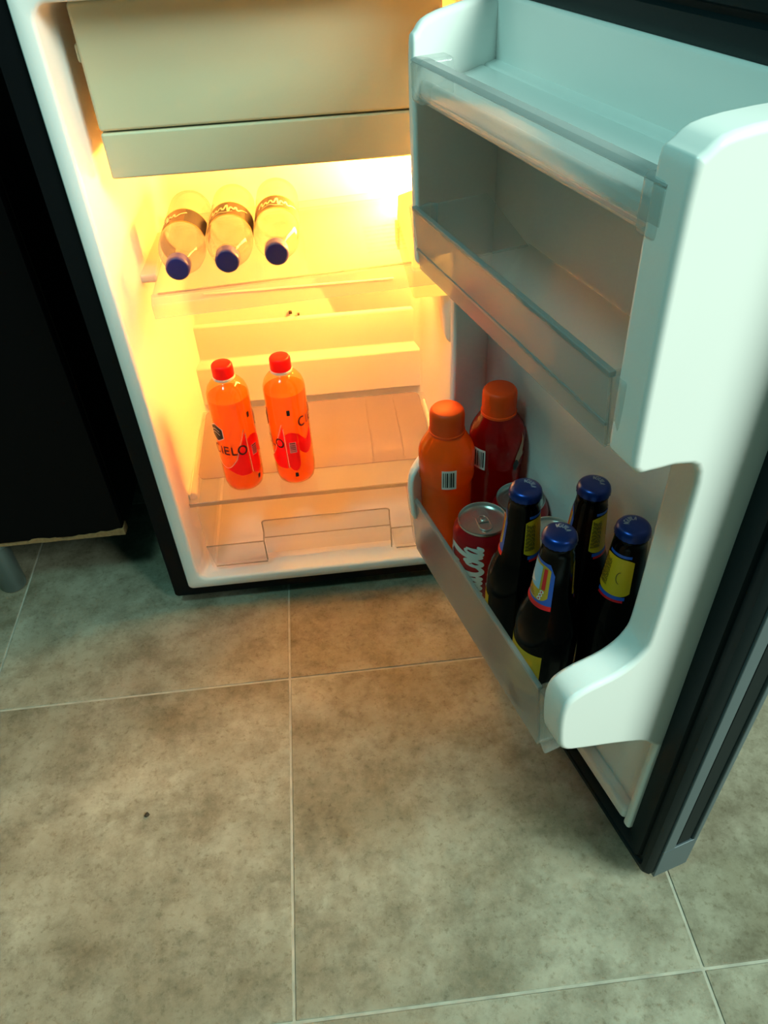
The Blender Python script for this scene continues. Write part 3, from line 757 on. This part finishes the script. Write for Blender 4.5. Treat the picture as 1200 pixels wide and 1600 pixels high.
    tx = MB(); rn = random.Random(3)
    for k in range(9):     # lines of small print running up the neck
        x = -.0150+.0011*k; z = .170
        while z < .200:
            l = rn.uniform(.002, .005); stroke(tx, seg((x, z), (x, min(z+l, .203))), .00055, lambda s, t: onsurf(BP, ba+s/.0178, t, .0006)); z += l+.001
    stroke(tx, arc(.006, .185, .004, .007, 100, 260), .0006, lambda s, t: onsurf(BP, ba+s/.0178, t, .0006))
    tx.build('label_print', PBLACK, rl, smooth=False)
    # body label
    q = MB(); patch(q, BP, fa-1.15, fa+.95, .035, .098, .0004, 30, 4); q.build('body_label', PYEL, e)
    return e
beer(.212, .087, 'leftmost beer bottle, its blue cap overlapping a can lid', -2.0)
beer(.146, .090, 'frontmost beer bottle, blue cap, colourful neck label facing the bin front', -.95)
beer(.190, .027, 'rearmost beer bottle with blue cap standing against the white door panel', -1.95)
beer(.128, .027, 'beer bottle with yellow neck label showing, nearest the free door edge', 2.75)

# ------------------------------------------------------------------ black cabinet at the left
kc = empty('kitchen_cabinet', (-.60, .42, 0)); tag(kc, 'black kitchen cabinet on metal legs left of the refrigerator', 'cabinet')
def KB(*a_): 
    x0, x1, y0, y1, z0, z1 = a_; return MB().box(x0+.6, x1+.6, y0-.42, y1-.42, z0, z1)
KB(-1.05, -.252, .262, .63, .108, .90).build('carcass', CABB, kc, bevel=.002)
KB(-.648, -.254, .243, .261, .114, .895).build('cabinet_door', CABB, kc, bevel=.002)
KB(-1.048, -.652, .243, .261, .114, .895).build('cabinet_door', CABB, kc, bevel=.002)
KB(-1.07, -.240, .225, .63, .90, .935).build('worktop', CABB, kc, bevel=.004)
# chipped lower edge where the laminate has come off
cm = MB(); n = 44; ls = []
rn = random.Random(5)
for i in range(n+1):
    x = -.66+(.408)*i/n; t = i/n
    hgt = .004+.006*max(0, t-.75)/.25*1.6+rn.uniform(-.0012, .0018)+(.004 if .62 < t < .74 else 0)
    yo = .2425-rn.uniform(0, .0012)
    ls.append([(x+.6, yo-.42, .1085), (x+.6, yo-.42, .1085+hgt), (x+.6, .262-.42, .1085+hgt*.9), (x+.6, .262-.42, .106)])
cm.loops(ls, True, (True, True)); cm.build('chipped_edge', CHIP, kc, angle=20)
leg0 = None
for x, y in ((-.474, .262), (-.98, .262), (-.474, .58), (-.98, .58)):
    l_ = MB().lathe([(.017, 0), (.0200, .002), (.0210, .006), (.0210, .095), (.026, .100), (.026, .108)], 28, (x+.6, y-.42, 0)).build('leg', STEEL, kc)

# ------------------------------------------------------------------ crumbs
def crumb(p, r, label):
    mb = MB(); prf = [(r*.3, 0), (r*.9, r*.2), (r, r*.5), (r*.6, r*.9), (r*.15, r)]
    mb.lathe(prf, 8); rn2 = random.Random(r)
    mb.v = [(x*rn2.uniform(.7, 1.2), y*rn2.uniform(.7, 1.2), z) for x, y, z in mb.v]
    o = mb.build('crumb', CRUMB, None); o.location = p; tag(o, label, 'crumb'); return o
for x, z, r in ((.048, .3575, .0035), (.062, .3535, .0022)):
    LB().hexa([(x, .466, z), (x+r*1.6, .466, z+.0005), (x+r*1.5, .4745, z), (x, .4745, z)], [(x+.0005, .467, z+r), (x+r*1.3, .467, z+r*.8), (x+r*1.3, .4745, z+r), (x, .4745, z+r*.9)]).build('dirt_speck', CRUMB)
crumb((-.189, -.193, 0), .0035, 'tiny dark crumb on the floor tile left of the grout line')
